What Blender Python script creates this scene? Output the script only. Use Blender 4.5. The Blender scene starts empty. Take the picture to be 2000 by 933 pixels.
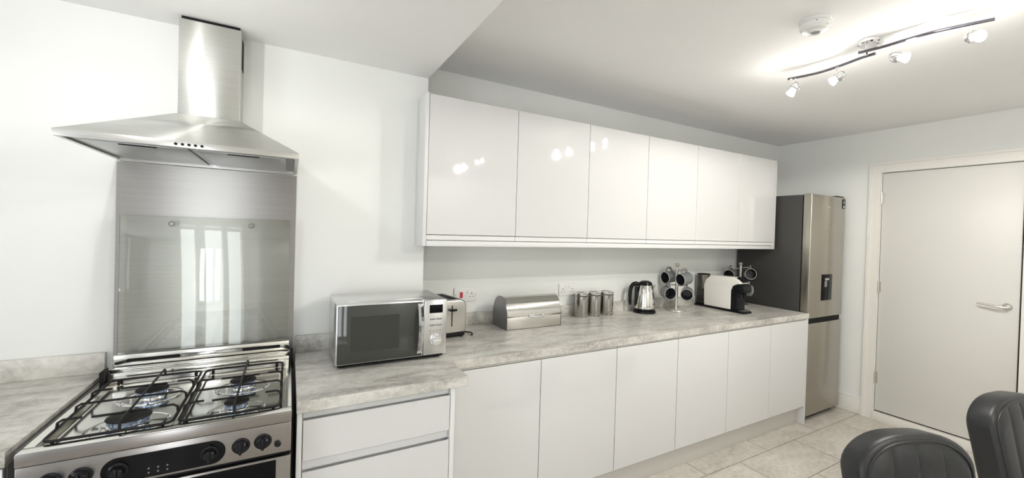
import bpy, bmesh, math, random
from mathutils import Vector, Matrix
random.seed(4)
C = bpy.context.scene.collection
PI = math.pi

# ------------------------------------------------------------------ camera
def make_camera():
    yaw, pitch, roll, f, px, py = 31.8194, 0.6028, 1.7534, 842.3467, 1088.2975, 462.3027
    y, p, r = [math.radians(a) for a in (yaw, pitch, roll)]
    fwd = Vector((math.sin(y)*math.cos(p), math.cos(y)*math.cos(p), -math.sin(p)))
    right = Vector((math.cos(y), -math.sin(y), 0)); up = right.cross(fwd)
    r2 = right*math.cos(r) + up*math.sin(r); u2 = -right*math.sin(r) + up*math.cos(r)
    cam = bpy.data.cameras.new('camera'); o = bpy.data.objects.new('camera', cam); C.objects.link(o)
    m = Matrix((r2, u2, -fwd)).transposed().to_4x4(); m.translation = Vector((0.2801, -2.366, 1.5107))
    o.matrix_world = m
    cam.sensor_width = 36; cam.lens = f/2000*36
    cam.shift_x = -(px-1000)/2000; cam.shift_y = (py-466.5)/2000
    cam.clip_start = .02
    bpy.context.scene.camera = o
make_camera()

# ------------------------------------------------------------------ world, light, exposure
sc = bpy.context.scene
sc.view_settings.view_transform = 'Standard'; sc.view_settings.look = 'None'
sc.view_settings.gamma = 1.0; sc.view_settings.use_curve_mapping = False
sc.view_settings.exposure = 0.09
w = bpy.data.worlds.new('world'); sc.world = w; w.use_nodes = True
w.node_tree.nodes['Background'].inputs[0].default_value = (.80, .90, 1.0, 1)
w.node_tree.nodes['Background'].inputs[1].default_value = 1.0

def area(name, loc, aim, sx, sy, power, col):
    l = bpy.data.lights.new(name, 'AREA'); l.shape = 'RECTANGLE'; l.size = sx; l.size_y = sy
    l.energy = power; l.color = col
    o = bpy.data.objects.new(name, l); C.objects.link(o); o.location = loc
    o.rotation_euler = (Vector(aim)-Vector(loc)).to_track_quat('-Z', 'Y').to_euler()
    return o
# added fill lights outside the unseen left-wall window and rear glazed door
area('fill_light_left', (-2.95, -2.8, 1.15), (.2, -2.9, 2.6), 1.7, 2.0, 62, (.96, .98, 1.0))
area('fill_light_rear', (-.52, -4.30, 1.08), (-.52, 0, 1.2), .60, 1.95, 24, (.93, .97, 1.0))
LAMP = 24.0      # brightness of the glowing glass shades

# ------------------------------------------------------------------ materials
def mat(name, col, rough=.5, metal=0, **k):
    m = bpy.data.materials.new(name); m.use_nodes = True
    b = m.node_tree.nodes['Principled BSDF']
    b.inputs['Base Color'].default_value = (*col, 1); b.inputs['Roughness'].default_value = rough
    b.inputs['Metallic'].default_value = metal
    for kk, v in k.items():
        b.inputs[kk.replace('_', ' ')].default_value = v
    return m
def nd(m, t, **k):
    n = m.node_tree.nodes.new(t)
    for a, v in k.items(): setattr(n, a, v)
    return n
def ln(m, a, b): m.node_tree.links.new(a, b)
def bsdf(m): return m.node_tree.nodes['Principled BSDF']
def coords(m, scale=(1, 1, 1), loc=(0, 0, 0)):
    t = nd(m, 'ShaderNodeTexCoord'); g = nd(m, 'ShaderNodeNewGeometry'); mp = nd(m, 'ShaderNodeMapping')
    mp.inputs['Scale'].default_value = scale; mp.inputs['Location'].default_value = loc
    ln(m, g.outputs['Position'], mp.inputs['Vector'])
    return mp.outputs['Vector']
def noise(m, vec, scale, detail=4, rough=.6, dist=0):
    n = nd(m, 'ShaderNodeTexNoise'); n.inputs['Scale'].default_value = scale
    n.inputs['Detail'].default_value = detail; n.inputs['Roughness'].default_value = rough
    n.inputs['Distortion'].default_value = dist
    ln(m, vec, n.inputs['Vector']); return n.outputs['Fac']
def ramp(m, fac, stops):
    r = nd(m, 'ShaderNodeValToRGB'); cr = r.color_ramp
    while len(cr.elements) < len(stops): cr.elements.new(.5)
    for e, (p, c) in zip(cr.elements, stops):
        e.position = p; e.color = (*c, 1) if len(c) == 3 else c
    ln(m, fac, r.inputs['Fac']); return r.outputs['Color']
def mix(m, fac, a, b, mode='MIX'):
    x = nd(m, 'ShaderNodeMix', data_type='RGBA', blend_type=mode)
    if isinstance(fac, (int, float)): x.inputs[0].default_value = fac
    else: ln(m, fac, x.inputs[0])
    for i, v in ((6, a), (7, b)):
        if isinstance(v, tuple): x.inputs[i].default_value = (*v, 1)
        else: ln(m, v, x.inputs[i])
    return x.outputs[2]
def bump(m, h, strength, dist=.002):
    b = nd(m, 'ShaderNodeBump'); b.inputs['Strength'].default_value = strength; b.inputs['Distance'].default_value = dist
    ln(m, h, b.inputs['Height']); ln(m, b.outputs['Normal'], bsdf(m).inputs['Normal'])

def paint(name, col, rough=.6):
    m = mat(name, col, rough)
    v = coords(m)
    ln(m, ramp(m, noise(m, v, 3.0), [(.3, tuple(c*.985 for c in col)), (.7, col)]), bsdf(m).inputs['Base Color'])
    bump(m, noise(m, v, 220, 2), .06, .001)
    return m
M = {}
M['wall'] = paint('wall_paint', (.855, .865, .84))
M['ceil'] = paint('ceiling_paint', (.915, .915, .91), .8)
M['gloss'] = mat('white_gloss_lacquer', (.68, .68, .675), .035, Coat_Weight=.3, Coat_Roughness=.015)
M['satin'] = mat('white_satin_board', (.76, .76, .75), .35)
M['doorpaint'] = paint('door_paint', (.70, .69, .655), .4)
M['trim'] = paint('trim_paint', (.82, .80, .755), .35)
M['rail'] = mat('grey_beige_rail', (.62, .60, .56), .4)

def laminate(name, k=1.0):
    m = mat(name, (.6, .6, .56), .32)
    v = coords(m); vs = coords(m, (1.0, 2.6, 1.4))
    a = noise(m, vs, 3.2, 8, .62, 1.1); b = noise(m, v, 38, 6, .7); c = noise(m, vs, 9, 6, .6, 2.0)
    base = ramp(m, a, [(.34, (.20*k, .19*k, .165*k)), (.45, (.40*k, .385*k, .35*k)), (.55, (.58*k, .565*k, .52*k)), (.70, (.74*k, .725*k, .68*k))])
    vein = ramp(m, c, [(.46, (0, 0, 0)), (.50, (.5, .5, .5)), (.54, (0, 0, 0))])
    base = mix(m, vein, base, (.72*k, .71*k, .67*k))
    base = mix(m, .38, base, ramp(m, b, [(.32, (.26*k, .25*k, .23*k)), (.6, (.62*k, .61*k, .57*k))]), 'MIX')
    ln(m, base, bsdf(m).inputs['Base Color'])
    bump(m, b, .10, .001)
    return m
M['lam'] = laminate('stone_laminate', 1.12)

def tiles():
    m = mat('stone_floor_tile', (.6, .56, .5), .28)
    v = coords(m, (1, 1, 1), (-2.5625, .915, 0))
    br = nd(m, 'ShaderNodeTexBrick'); br.offset = .5; br.offset_frequency = 2; br.squash = 1
    br.inputs['Scale'].default_value = 1; br.inputs['Mortar Size'].default_value = .0028
    br.inputs['Mortar Smooth'].default_value = .1; br.inputs['Bias'].default_value = 0
    br.inputs['Brick Width'].default_value = .655; br.inputs['Row Height'].default_value = .335
    br.inputs['Color1'].default_value = (.94, .94, .94, 1); br.inputs['Color2'].default_value = (1, 1, 1, 1)
    br.inputs['Mortar'].default_value = (.30, .28, .25, 1)
    ln(m, v, br.inputs['Vector'])
    vs = coords(m, (1.0, 1.9, 1)); v0 = coords(m)
    a = noise(m, vs, 3.0, 8, .66, .8); b = noise(m, v0, 30, 6, .7)
    base = ramp(m, a, [(.32, (.50, .465, .40)), (.48, (.66, .615, .55)), (.62, (.77, .73, .66)), (.8, (.84, .80, .73))])
    base = mix(m, .4, base, ramp(m, b, [(.35, (.44, .40, .34)), (.62, (.78, .735, .67))]))
    base = mix(m, 1.0, base, br.outputs['Color'], 'MULTIPLY')
    ln(m, base, bsdf(m).inputs['Base Color'])
    bump(m, br.outputs['Fac'], -.3, .002)
    return m
M['tile'] = tiles()

def brushed(name, col, rough, aniso=.75, grain=(2, 2, 260), k=.05, rot=.25):
    m = mat(name, col, rough, 1.0)
    b = bsdf(m); b.inputs['Anisotropic'].default_value = aniso; b.inputs['Anisotropic Rotation'].default_value = rot
    t = nd(m, 'ShaderNodeTangent', direction_type='RADIAL', axis='Z'); ln(m, t.outputs[0], b.inputs['Tangent'])
    v = coords(m, grain)
    n = noise(m, v, 1.0, 3, .6)
    ln(m, ramp(m, n, [(.3, tuple(c*(1-k*2) for c in col)), (.7, col)]), b.inputs['Base Color'])
    return m
M['steel'] = brushed('brushed_steel', (.66, .65, .62), .30)
M['splash'] = brushed('brushed_splash_steel', (.40, .385, .37), .30, .85)
M['hood'] = brushed('brushed_hood_steel', (.66, .66, .63), .30, .93)
M['fridge'] = brushed('brushed_fridge_steel', (.46, .43, .375), .26, .6)
M['polish'] = mat('polished_steel', (.78, .77, .74), .09, 1)
M['hobsteel'] = mat('hob_steel', (.80, .79, .75), .14, 1)
M['chrome'] = mat('chrome', (.86, .86, .88), .05, 1)
M['shadedchrome'] = mat('chrome_dark_reflection', (.20, .19, .22), .15, 1)  # chrome with the dark reflections of the light bars put into its colour
M['satinsteel'] = mat('satin_steel', (.66, .64, .60), .28, 1)
M['darksteel'] = mat('dark_steel', (.30, .30, .31), .35, 1)
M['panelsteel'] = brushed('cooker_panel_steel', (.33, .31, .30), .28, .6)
M['black'] = mat('black_plastic', (.007, .007, .009), .22, Specular_IOR_Level=.25)
M['blackgloss'] = mat('black_glass', (.004, .004, .005), .05, Specular_IOR_Level=.12)
M['iron'] = mat('black_enamel_iron', (.010, .009, .009), .5, Specular_IOR_Level=.25)
M['graphite'] = mat('graphite_side', (.045, .043, .040), .45)
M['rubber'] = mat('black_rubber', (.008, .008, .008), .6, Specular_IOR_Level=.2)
M['silverp'] = mat('silver_plastic', (.68, .68, .70), .30, .35)
M['silverm'] = brushed('microwave_steel', (.74, .74, .74), .28, .4)
M['micro'] = mat('microwave_door_glass', (.05, .052, .046), .05)
M['microin'] = mat('microwave_door_mesh', (.034, .036, .032), .12)
M['whitep'] = mat('white_plastic', (.84, .84, .82), .25)
M['cream'] = mat('cream_white_shell', (.90, .885, .82), .22)
M['red'] = mat('red_switch', (.62, .02, .06), .3)
M['filter'] = mat('filter_grey', (.52, .53, .54), .35, .6)
M['mug'] = mat('grey_glaze', (.19, .20, .20), .12)
M['mugrim'] = mat('pale_glaze_rim', (.62, .62, .58), .2)
M['mugin'] = mat('dark_glaze_inside', (.035, .036, .042), .15)
M['label'] = mat('etched_grey', (.22, .22, .23), .4)
M['flame'] = mat('blue_burner_reflection', (.30, .42, .72), .2, .8)
M['blueenamel'] = mat('blue_tinted_burner_ring', (.55, .66, .86), .18, 1)

def leather():
    m = mat('dark_grey_leather', (.022, .023, .025), .40)
    v = coords(m)
    bump(m, noise(m, v, 190, 3, .6), .22, .0015)
    ln(m, ramp(m, noise(m, v, 5), [(.3, (.016, .017, .019)), (.7, (.024, .024, .026))]), bsdf(m).inputs['Base Color'])
    return m
M['leather'] = leather()
def glow(name, col, s):
    m = bpy.data.materials.new(name); m.use_nodes = True; nt = m.node_tree
    nt.nodes.remove(nt.nodes['Principled BSDF'])
    e = nt.nodes.new('ShaderNodeEmission'); e.inputs[0].default_value = (*col, 1); e.inputs[1].default_value = s
    nt.links.new(e.outputs[0], nt.nodes['Material Output'].inputs[0]); return m
M['glow'] = glow('lit_glass_shade', (1.0, .95, .87), LAMP)
M['glowleft'] = glow('lit_bulb_glass', (1.0, .965, .90), LAMP)
def clear(name, tint, gl=.12):
    m = bpy.data.materials.new(name); m.use_nodes = True; nt = m.node_tree
    nt.nodes.remove(nt.nodes['Principled BSDF'])
    t = nt.nodes.new('ShaderNodeBsdfTransparent'); t.inputs[0].default_value = (*tint, 1)
    g = nt.nodes.new('ShaderNodeBsdfGlossy'); g.inputs['Roughness'].default_value = .02
    fr = nt.nodes.new('ShaderNodeFresnel'); fr.inputs[0].default_value = 1.5
    ad = nt.nodes.new('ShaderNodeMath'); ad.operation = 'MULTIPLY_ADD'; ad.inputs[1].default_value = 1.0; ad.inputs[2].default_value = gl
    nt.links.new(fr.outputs[0], ad.inputs[0])
    x = nt.nodes.new('ShaderNodeMixShader')
    nt.links.new(ad.outputs[0], x.inputs[0]); nt.links.new(t.outputs[0], x.inputs[1]); nt.links.new(g.outputs[0], x.inputs[2])
    nt.links.new(x.outputs[0], nt.nodes['Material Output'].inputs[0]); return m
M['lidglass'] = clear('tinted_lid_glass', (.95, .96, .94), .03)
M['tank'] = clear('smoked_clear_tank', (.62, .58, .52), .02)
M['clearglass'] = clear('clear_glass', (.97, .97, .97), .02)

# ------------------------------------------------------------------ mesh builder
class MB:
    def __init__(s): s.bm = bmesh.new()
    def _add(s, b, mtx=None):
        if mtx is not None: bmesh.ops.transform(b, matrix=mtx, verts=b.verts)
        me = bpy.data.meshes.new('t'); b.to_mesh(me); b.free(); s.bm.from_mesh(me); bpy.data.meshes.remove(me); return s
    def box(s, x0, x1, y0, y1, z0, z1, bev=0, seg=2, mtx=None):
        b = bmesh.new(); bmesh.ops.create_cube(b, size=1)
        for v in b.verts:
            v.co = Vector(((x0+x1)/2+v.co.x*(x1-x0), (y0+y1)/2+v.co.y*(y1-y0), (z0+z1)/2+v.co.z*(z1-z0)))
        if bev: bmesh.ops.bevel(b, geom=b.edges[:], offset=bev, segments=seg, profile=.5, affect='EDGES', clamp_overlap=True)
        return s._add(b, mtx)
    def lathe(s, prof, origin=(0, 0, 0), axis=(0, 0, 1), n=32, mtx=None, closed=False):
        b = bmesh.new(); rings = []
        for r, z in prof:
            if r < 1e-6: rings.append([b.verts.new((0, 0, z))])
            else: rings.append([b.verts.new((r*math.cos(2*PI*i/n), r*math.sin(2*PI*i/n), z)) for i in range(n)])
        prs = list(zip(rings, rings[1:]))
        if closed: prs.append((rings[-1], rings[0]))
        for a, c in prs:
            for i in range(n):
                j = (i+1) % n
                if len(a) == 1 and len(c) == 1: continue
                if len(a) == 1: b.faces.new((a[0], c[j], c[i]))
                elif len(c) == 1: b.faces.new((a[i], a[j], c[0]))
                else: b.faces.new((a[i], a[j], c[j], c[i]))
        q = Vector(axis).normalized().to_track_quat('Z', 'Y').to_matrix().to_4x4()
        q.translation = Vector(origin)
        bmesh.ops.transform(b, matrix=q, verts=b.verts)
        bmesh.ops.recalc_face_normals(b, faces=b.faces)
        return s._add(b, mtx)
    def cyl(s, p0, p1, r, r2=None, n=24, bev=0):
        p0, p1 = Vector(p0), Vector(p1); L = (p1-p0).length; r2 = r if r2 is None else r2
        pr = [(0, 0), (r-bev, 0), (r, bev), (r2, L-bev), (r2-bev, L), (0, L)] if bev else [(0, 0), (r, 0), (r2, L), (0, L)]
        return s.lathe(pr, p0, p1-p0, n)
    def torus(s, c, axis, R, r, n=32, k=10):
        return s.lathe([(R+r*math.cos(2*PI*i/k), r*math.sin(2*PI*i/k)) for i in range(k)], c, axis, n, closed=True)
    def tube(s, pts, r, n=10, closed=False, flat=1.0):
        pts = [Vector(p) for p in pts]; b = bmesh.new(); rings = []; N = len(pts); prev = None
        rr = r if isinstance(r, (list, tuple)) else [r]*N
        for i, p in enumerate(pts):
            if closed: t = pts[(i+1) % N]-pts[i-1]
            else: t = pts[min(i+1, N-1)]-pts[max(i-1, 0)]
            t.normalize()
            if prev is None:
                a = Vector((0, 0, 1)) if abs(t.z) < .9 else Vector((1, 0, 0))
                u = t.cross(a).normalized()
            else: u = (prev-t*prev.dot(t)).normalized()
            prev = u; v = t.cross(u)
            rings.append([b.verts.new(p+u*math.cos(2*PI*k/n)*rr[i]+v*math.sin(2*PI*k/n)*rr[i]*flat) for k in range(n)])
        for i in range(N if closed else N-1):
            a, c = rings[i], rings[(i+1) % N]
            for k in range(n): b.faces.new((a[k], a[(k+1) % n], c[(k+1) % n], c[k]))
        if not closed: b.faces.new(rings[0][::-1]); b.faces.new(rings[-1])
        bmesh.ops.recalc_face_normals(b, faces=b.faces)
        return s._add(b)
    def prism(s, poly, axis, a, c, bev=0, seg=2, mtx=None):
        """poly in the two other axes (x: (y,z)  y: (x,z)  z: (x,y)), from a to c on axis"""
        b = bmesh.new()
        def P(q, h): return {'x': (h, q[0], q[1]), 'y': (q[0], h, q[1]), 'z': (q[0], q[1], h)}[axis]
        A = [b.verts.new(P(q, a)) for q in poly]; B = [b.verts.new(P(q, c)) for q in poly]; n = len(poly)
        b.faces.new(A); b.faces.new(B[::-1])
        for i in range(n): b.faces.new((A[i], B[i], B[(i+1) % n], A[(i+1) % n]))
        bmesh.ops.recalc_face_normals(b, faces=b.faces)
        if bev:
            bmesh.ops.bevel(b, geom=[e for e in b.edges if e.calc_face_angle(0) > .6], offset=bev, segments=seg, profile=.5, affect='EDGES', clamp_overlap=True)
        return s._add(b, mtx)
    def hexa(s, lo, hi, mtx=None):
        """two quads lo/hi of four points each"""
        b = bmesh.new(); A = [b.verts.new(p) for p in lo]; B = [b.verts.new(p) for p in hi]
        b.faces.new(A[::-1]); b.faces.new(B)
        for i in range(4): b.faces.new((A[i], A[(i+1) % 4], B[(i+1) % 4], B[i]))
        bmesh.ops.recalc_face_normals(b, faces=b.faces)
        return s._add(b, mtx)
    def build(s, name, m, parent=None, angle=32, world=True):
        off = Vector((0, 0, 0))
        if parent is not None and world:
            q = parent
            while q is not None: off += q.location; q = q.parent
        if off.length: bmesh.ops.translate(s.bm, verts=s.bm.verts, vec=-off)
        for f in s.bm.faces: f.smooth = True
        for e in s.bm.edges:
            e.smooth = not (len(e.link_faces) == 2 and e.calc_face_angle(0) > math.radians(angle))
        me = bpy.data.meshes.new(name); s.bm.to_mesh(me); s.bm.free()
        me.materials.append(m)
        o = bpy.data.objects.new(name, me); C.objects.link(o); o.parent = parent
        return o
def rrect(x0, x1, y0, y1, r, n=6):
    out = []
    for cx, cy, a in ((x1-r, y1-r, 0), (x0+r, y1-r, 90), (x0+r, y0+r, 180), (x1-r, y0+r, 270)):
        for i in range(n+1):
            t = math.radians(a+90*i/n); out.append((cx+r*math.cos(t), cy+r*math.sin(t)))
    return out
def thing(name, label, cat, loc=(0, 0, 0), rz=0, group=None):
    o = bpy.data.objects.new(name, None); C.objects.link(o); o.empty_display_size = .05
    o.location = loc; o.rotation_euler = (0, 0, rz); return tag(o, label, cat, group)
def tag(o, label, cat, group=None):
    o['label'] = label; o['category'] = cat
    if group: o['group'] = group
    return o
def lab(o, label): o['label'] = label; return o
def struct(name, mb, m, parent=None):
    o = mb.build(name, m, parent)
    if parent is None: o['kind'] = 'structure'
    return o
def dup(root, loc, label, group=None, rot=None):
    r = root.copy(); C.objects.link(r); r.location = loc; r['label'] = label
    if rot is not None: r.rotation_euler = rot
    if group: r['group'] = group
    for ch in list(root.children):
        c = ch.copy(); C.objects.link(c); c.parent = r
        for g in list(ch.children):
            d = g.copy(); C.objects.link(d); d.parent = c
    return r

# ------------------------------------------------------------------ room shell
XR, YB, HC, HS, XC = 4.56, .245, 2.468, 2.318, .900
XL, YR = -2.4, -4.1
struct('floor', MB().box(XL-.1, XR+.6, YR-.1, YB+.1, -.1, 0), M['tile'])
struct('ceiling', MB().box(XC, XR+.1, YR-.1, YB+.1, HC, HC+.1), M['ceil'])
struct('ceiling_lower', MB().box(XL-.1, XC, YR-.1, YB+.1, HS, HC+.1), M['ceil'])
struct('wall_back', MB().box(XC, XR+.1, YB, YB+.1, 0, HC), M['wall'])
struct('wall_front', MB().box(XL-.1, XC, 0, YB+.1, 0, HS), M['wall'])
DY0, DY1, DZ0, DZ1 = -.690, -1.540, .075, 2.100      # door opening in the right wall
struct('wall_right', MB().box(XR, XR+.1, DY0, YB, 0, HC).box(XR, XR+.1, YR, DY1, 0, HC).box(XR, XR+.1, DY1, DY0, DZ1, HC)
       .box(XR+.055, XR+.1, DY1, DY0, 0, DZ1), M['wall'])
WY0, WY1 = -3.6, -2.0
struct('wall_left', MB().box(XL-.1, XL, YR, YB, 0, .6).box(XL-.1, XL, YR, YB, 2.30, HS).box(XL-.1, XL, WY1, YB, .6, 2.30).box(XL-.1, XL, YR, WY0, .6, 2.30), M['wall'])
struct('wall_rear', MB().box(XL, XR, YR-.1, YR, 2.08, HC).box(XL, -.85, YR-.1, YR, 0, 2.08).box(-.19, XR, YR-.1, YR, 0, 2.08), M['wall'])

# architrave, threshold, skirting
aw = .088
ar = MB()
o0, o1, i0, i1 = DY0+aw, DY1-.074, DY0+.003, DY1-.003
for (w0, w1, th) in ((0, .066, .016), (.066, .086, .023)):      # flat face, then the raised outer bead, mitred at the corners
    a0, a1, b1 = i0+w0, i0+w1, DZ1+.003
    c0, c1 = i1-w0, i1-w1
    ar.prism([(a0, 0), (a1, 0), (a1, b1+w1), (a0, b1+w0)], 'x', XR-th, XR)
    ar.prism([(c0, 0), (c1, 0), (c1, b1+w1), (c0, b1+w0)], 'x', XR-th, XR)
    ar.prism([(a0, b1+w0), (a1, b1+w1), (c1, b1+w1), (c0, b1+w0)], 'x', XR-th, XR)
struct('trim_1', ar, M['trim'])
struct('trim_2', MB().box(XR-.030, XR+.05, DY1, DY0, 0, DZ0-.006, .004), M['trim'])      # threshold step under the door
struct('baseboard_right', MB().box(XR-.014, XR, DY0+aw, -.30, 0, .128, .003).box(XR-.009, XR, DY0+aw, -.30, .128, .145, .003), M['trim'])
d = struct('door_1', MB().box(XR+.004, XR+.044, DY1+.009, DY0-.005, DZ0+.004, DZ1-.005, .002), M['doorpaint'])
MB().box(XR+.018, XR+.026, DY1+.001, DY1+.0088, DZ0, DZ1-.001).box(XR+.018, XR+.026, DY0-.0048, DY0-.001, DZ0, DZ1-.001).box(XR+.012, XR+.026, DY1+.001, DY0-.001, DZ0-.004, DZ0+.0038).box(XR+.018, XR+.026, DY1+.001, DY0-.001, DZ1-.0048, DZ1-.0005).build('door_gap_shade', M['rubber'], d)  # black strips that stand in for the shade inside the door gap
h = MB().lathe([(0, 0), (.027, 0), (.027, .006), (.024, .009), (0, .009)], (XR+.004, -1.472, 1.083), (-1, 0, 0), 32)
h.cyl((XR, -1.472, 1.083), (XR-.045, -1.472, 1.083), .010)
h.tube([(XR-.045, -1.480, 1.083), (XR-.05, -1.465, 1.083), (XR-.052, -1.44, 1.083), (XR-.050, -1.40, 1.086), (XR-.047, -1.355, 1.091), (XR-.045, -1.325, 1.094)],
       [.009, .011, .011, .009, .008, .007], 12, flat=.8)
lab(h.build('door_handle', M['satinsteel'], d), 'curved satin metal lever handle on a round rose')
for z in (1.885, 1.130, .360):
    hg = MB().box(XR-.003, XR+.005, DY0-.020, DY0+.004, z-.045, z+.045).cyl((XR-.005, DY0-.002, z-.047), (XR-.005, DY0-.002, z+.047), .005, n=12)
    lab(hg.build('hinge', M['satinsteel'], d), 'small steel butt hinge')
# unseen openings added behind the camera and at the left to admit fill light
def wframe(name, mb): return struct(name, mb, M['trim'])
wd = MB().box(-.85, -.80, YR-.07, YR-.01, 0, 2.08).box(-.24, -.19, YR-.07, YR-.01, 0, 2.08).box(-.80, -.24, YR-.07, YR-.01, 0, .10).box(-.80, -.24, YR-.07, YR-.01, 2.0, 2.08)
wd.box(-.66, -.61, YR-.06, YR-.005, .10, 2.0).box(-.45, -.36, YR-.06, YR-.005, .10, 2.0)
wframe('added_door_2', wd)  # added glazed door, split so its light makes streaks in the lid
wframe('added_window_1', MB().box(XL-.07, XL-.01, WY0, WY0+.06, .6, 2.30).box(XL-.07, XL-.01, WY1-.06, WY1, .6, 2.30).box(XL-.07, XL-.01, WY0+.06, WY1-.06, .6, .66).box(XL-.07, XL-.01, WY0+.06, WY1-.06, 2.24, 2.30))  # added window, lets the left fill light reach the right wall

# ------------------------------------------------------------------ worktops
wt = thing('worktop', 'long grey stone-effect worktop running from the cooker past the microwave to the fridge', 'worktop', (2.3, -.1, .87))
poly = [(.312, -.684), (.917, -.684), (.917, -.469), (3.908, -.469), (3.908, YB-.002), (XC+.002, YB-.002), (XC+.002, -.002), (.312, -.002)]
MB().prism(poly, 'z', .8705, .910, .002, 1).build('worktop_slab', M['lam'], wt)
MB().box(.312, XC-.001, -.020, -.002, .910, .988, .0015).build('upstand', M['lam'], wt)
MB().box(XC+.003, 3.908, YB-.020, YB-.002, .910, .988, .0015).build('upstand', M['lam'], wt)
MB().box(XC+.002, XC+.018, -.018, YB-.021, .910, .988, .0015).build('upstand', M['lam'], wt)
wl = thing('worktop', 'short grey stone-effect worktop at the far left of the cooker', 'worktop', (-1.2, -.4, .87))
MB().box(XL+.002, -.322, -.712, -.002, .8705, .910, .002).build('worktop_slab', M['lam'], wl)
MB().box(XL+.002, -.322, -.020, -.002, .910, .988, .0015).build('upstand', M['lam'], wl)

# ------------------------------------------------------------------ base cabinets
names6 = ['leftmost white gloss base cabinet, partly behind the projecting drawer unit',
          'second white gloss base cabinet from the left, below the bread bin',
          'third white gloss base cabinet from the left, below the kettle',
          'fourth white gloss base cabinet from the left, below the mug stand',
          'fifth white gloss base cabinet from the left, next to last before the fridge',
          'rightmost white gloss base cabinet, beside the fridge']
YD = -.4645
def base_cab(lx):
    t = thing('base_cabinet', names6[0], 'cabinet', (lx, 0, 0), 0, 'base cabinets in the long run')
    W = .4995
    MB().box(.001, W-.001, YD+.022, YB-.004, .152, .868).build('carcass', M['satin'], t, world=False)
    MB().box(.001, W-.001, YD+.004, YD+.021, .8585+.003, .868).build('rail', M['rail'], t, world=False)
    p = [(YD, .152), (YD, .850), (YD+.003, .8575), (YD+.012, .8575), (YD+.019, .840), (YD+.020, .83), (YD+.020, .152)]
    MB().prism(p, 'x', .0015, W-.0015, .0012, 1).build('door', M['gloss'], t, world=False)
    return t
bx = [.8885+.5*i for i in range(6)]
b0 = base_cab(bx[0])
for i in range(1, 6): dup(b0, (bx[i], 0, 0), names6[i])
tag(MB().box(3.889, 3.907, YD, YB-.004, 0, .868, .001).build('end_panel', M['gloss']), 'white gloss end panel standing on the floor between the base cabinets and the fridge', 'panel')
tag(MB().box(.90, 3.888, -.412, -.396, 0, .150, .001).build('plinth', M['rail']), 'grey kickboard plinth below the long run of base cabinets', 'plinth')

# drawer unit beside the cooker
du = thing('drawer_unit', 'white drawer unit between the cooker and the base cabinets, under the microwave', 'cabinet', (.59, -.33, 0))
YF = -.668
MB().box(.332, .847, YF+.04, -.004, .10, .868).build('carcass', M['satin'], du)
MB().box(.314, .330, YF, -.004, 0, .869, .001).build('side_panel', M['satin'], du)
MB().box(.849, .867, YF, -.004, 0, .869, .001).build('side_panel', M['satin'], du)
for z0, z1 in ((.697, .838), (.420, .658), (.140, .382)):
    p = [(YF, z0), (YF, z1), (YF+.004, z1), (YF+.018, z1-.018), (YF+.020, z1-.03), (YF+.020, z0)]
    MB().prism(p, 'x', .3325, .8465, .001, 1).build('drawer_front', M['gloss'], du)
for z0, z1 in ((.839, .868), (.659, .696), (.383, .419)):
    MB().box(.332, .847, YF+.021, YF+.038, z0, z1).build('rail', M['satin'], du)
MB().box(.332, .847, YF+.06, YF+.075, 0, .098).build('plinth', M['rail'], du)
# cabinet left of the cooker (only its edge shows)
lc = thing('base_cabinet', 'white base cabinet under the worktop left of the cooker', 'cabinet', (-.6, -.33, 0))
MB().box(-.90, -.340, -.65, -.004, .15, .868).build('carcass', M['satin'], lc)
MB().box(-.899, -.340, -.672, -.652, .152, .852, .0015).build('door', M['gloss'], lc)
MB().box(-.899, -.340, -.61, -.60, 0, .148).build('plinth', M['rail'], lc)

# ------------------------------------------------------------------ wall cabinets
YU = -.165
un = ['leftmost white gloss wall cabinet, next to the corner with the cooker wall',
      'second white gloss wall cabinet from the left, above the bread bin',
      'third white gloss wall cabinet from the left',
      'fourth white gloss wall cabinet from the left, above the kettle',
      'fifth white gloss wall cabinet from the left, above the mug stand',
      'rightmost white gloss wall cabinet, beside the fridge']
def wall_cab(x, lx0, label):
    t = thing('wall_cabinet', label, 'cabinet', (x, 0, 1.45), 0, 'wall cabinets above the worktop')
    MB().box(lx0, .499, YU+.022, YB-.003, .001, .738, .0005).build('carcass', M['satin'], t, world=False)
    MB().box(.0012, .4988, YU, YU+.020, .031, .741, .0012, 1).build('door', M['gloss'], t, world=False)
    MB().box(.0010, .4990, YU+.006, YU+.021, .003, .0275, .001, 1).build('rail', M['satin'], t, world=False)
    return t
ux = [.867+.5*i for i in range(6)]
wall_cab(ux[0], XC-ux[0]+.003, un[0])
c1 = wall_cab(ux[1], .001, un[1])
for i in range(2, 6): dup(c1, (ux[i], 0, 1.45), un[i])
tag(MB().box(.848, .866, YU-.001, -.002, 1.421, 2.195, .001).build('end_panel', M['satin']), 'narrow white end panel at the left of the wall cabinets', 'panel')
tag(MB().box(3.868, 3.884, YU, YB-.003, 1.421, 2.193, .001).build('end_panel', M['gloss']), 'white end panel of the wall cabinets above the fridge side', 'panel')
tag(MB().box(.868, 3.867, YU-.001, YU+.018, 1.421, 1.4485, .001).build('pelmet', M['satin']), 'white light pelmet running under all the wall cabinets', 'pelmet')

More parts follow.
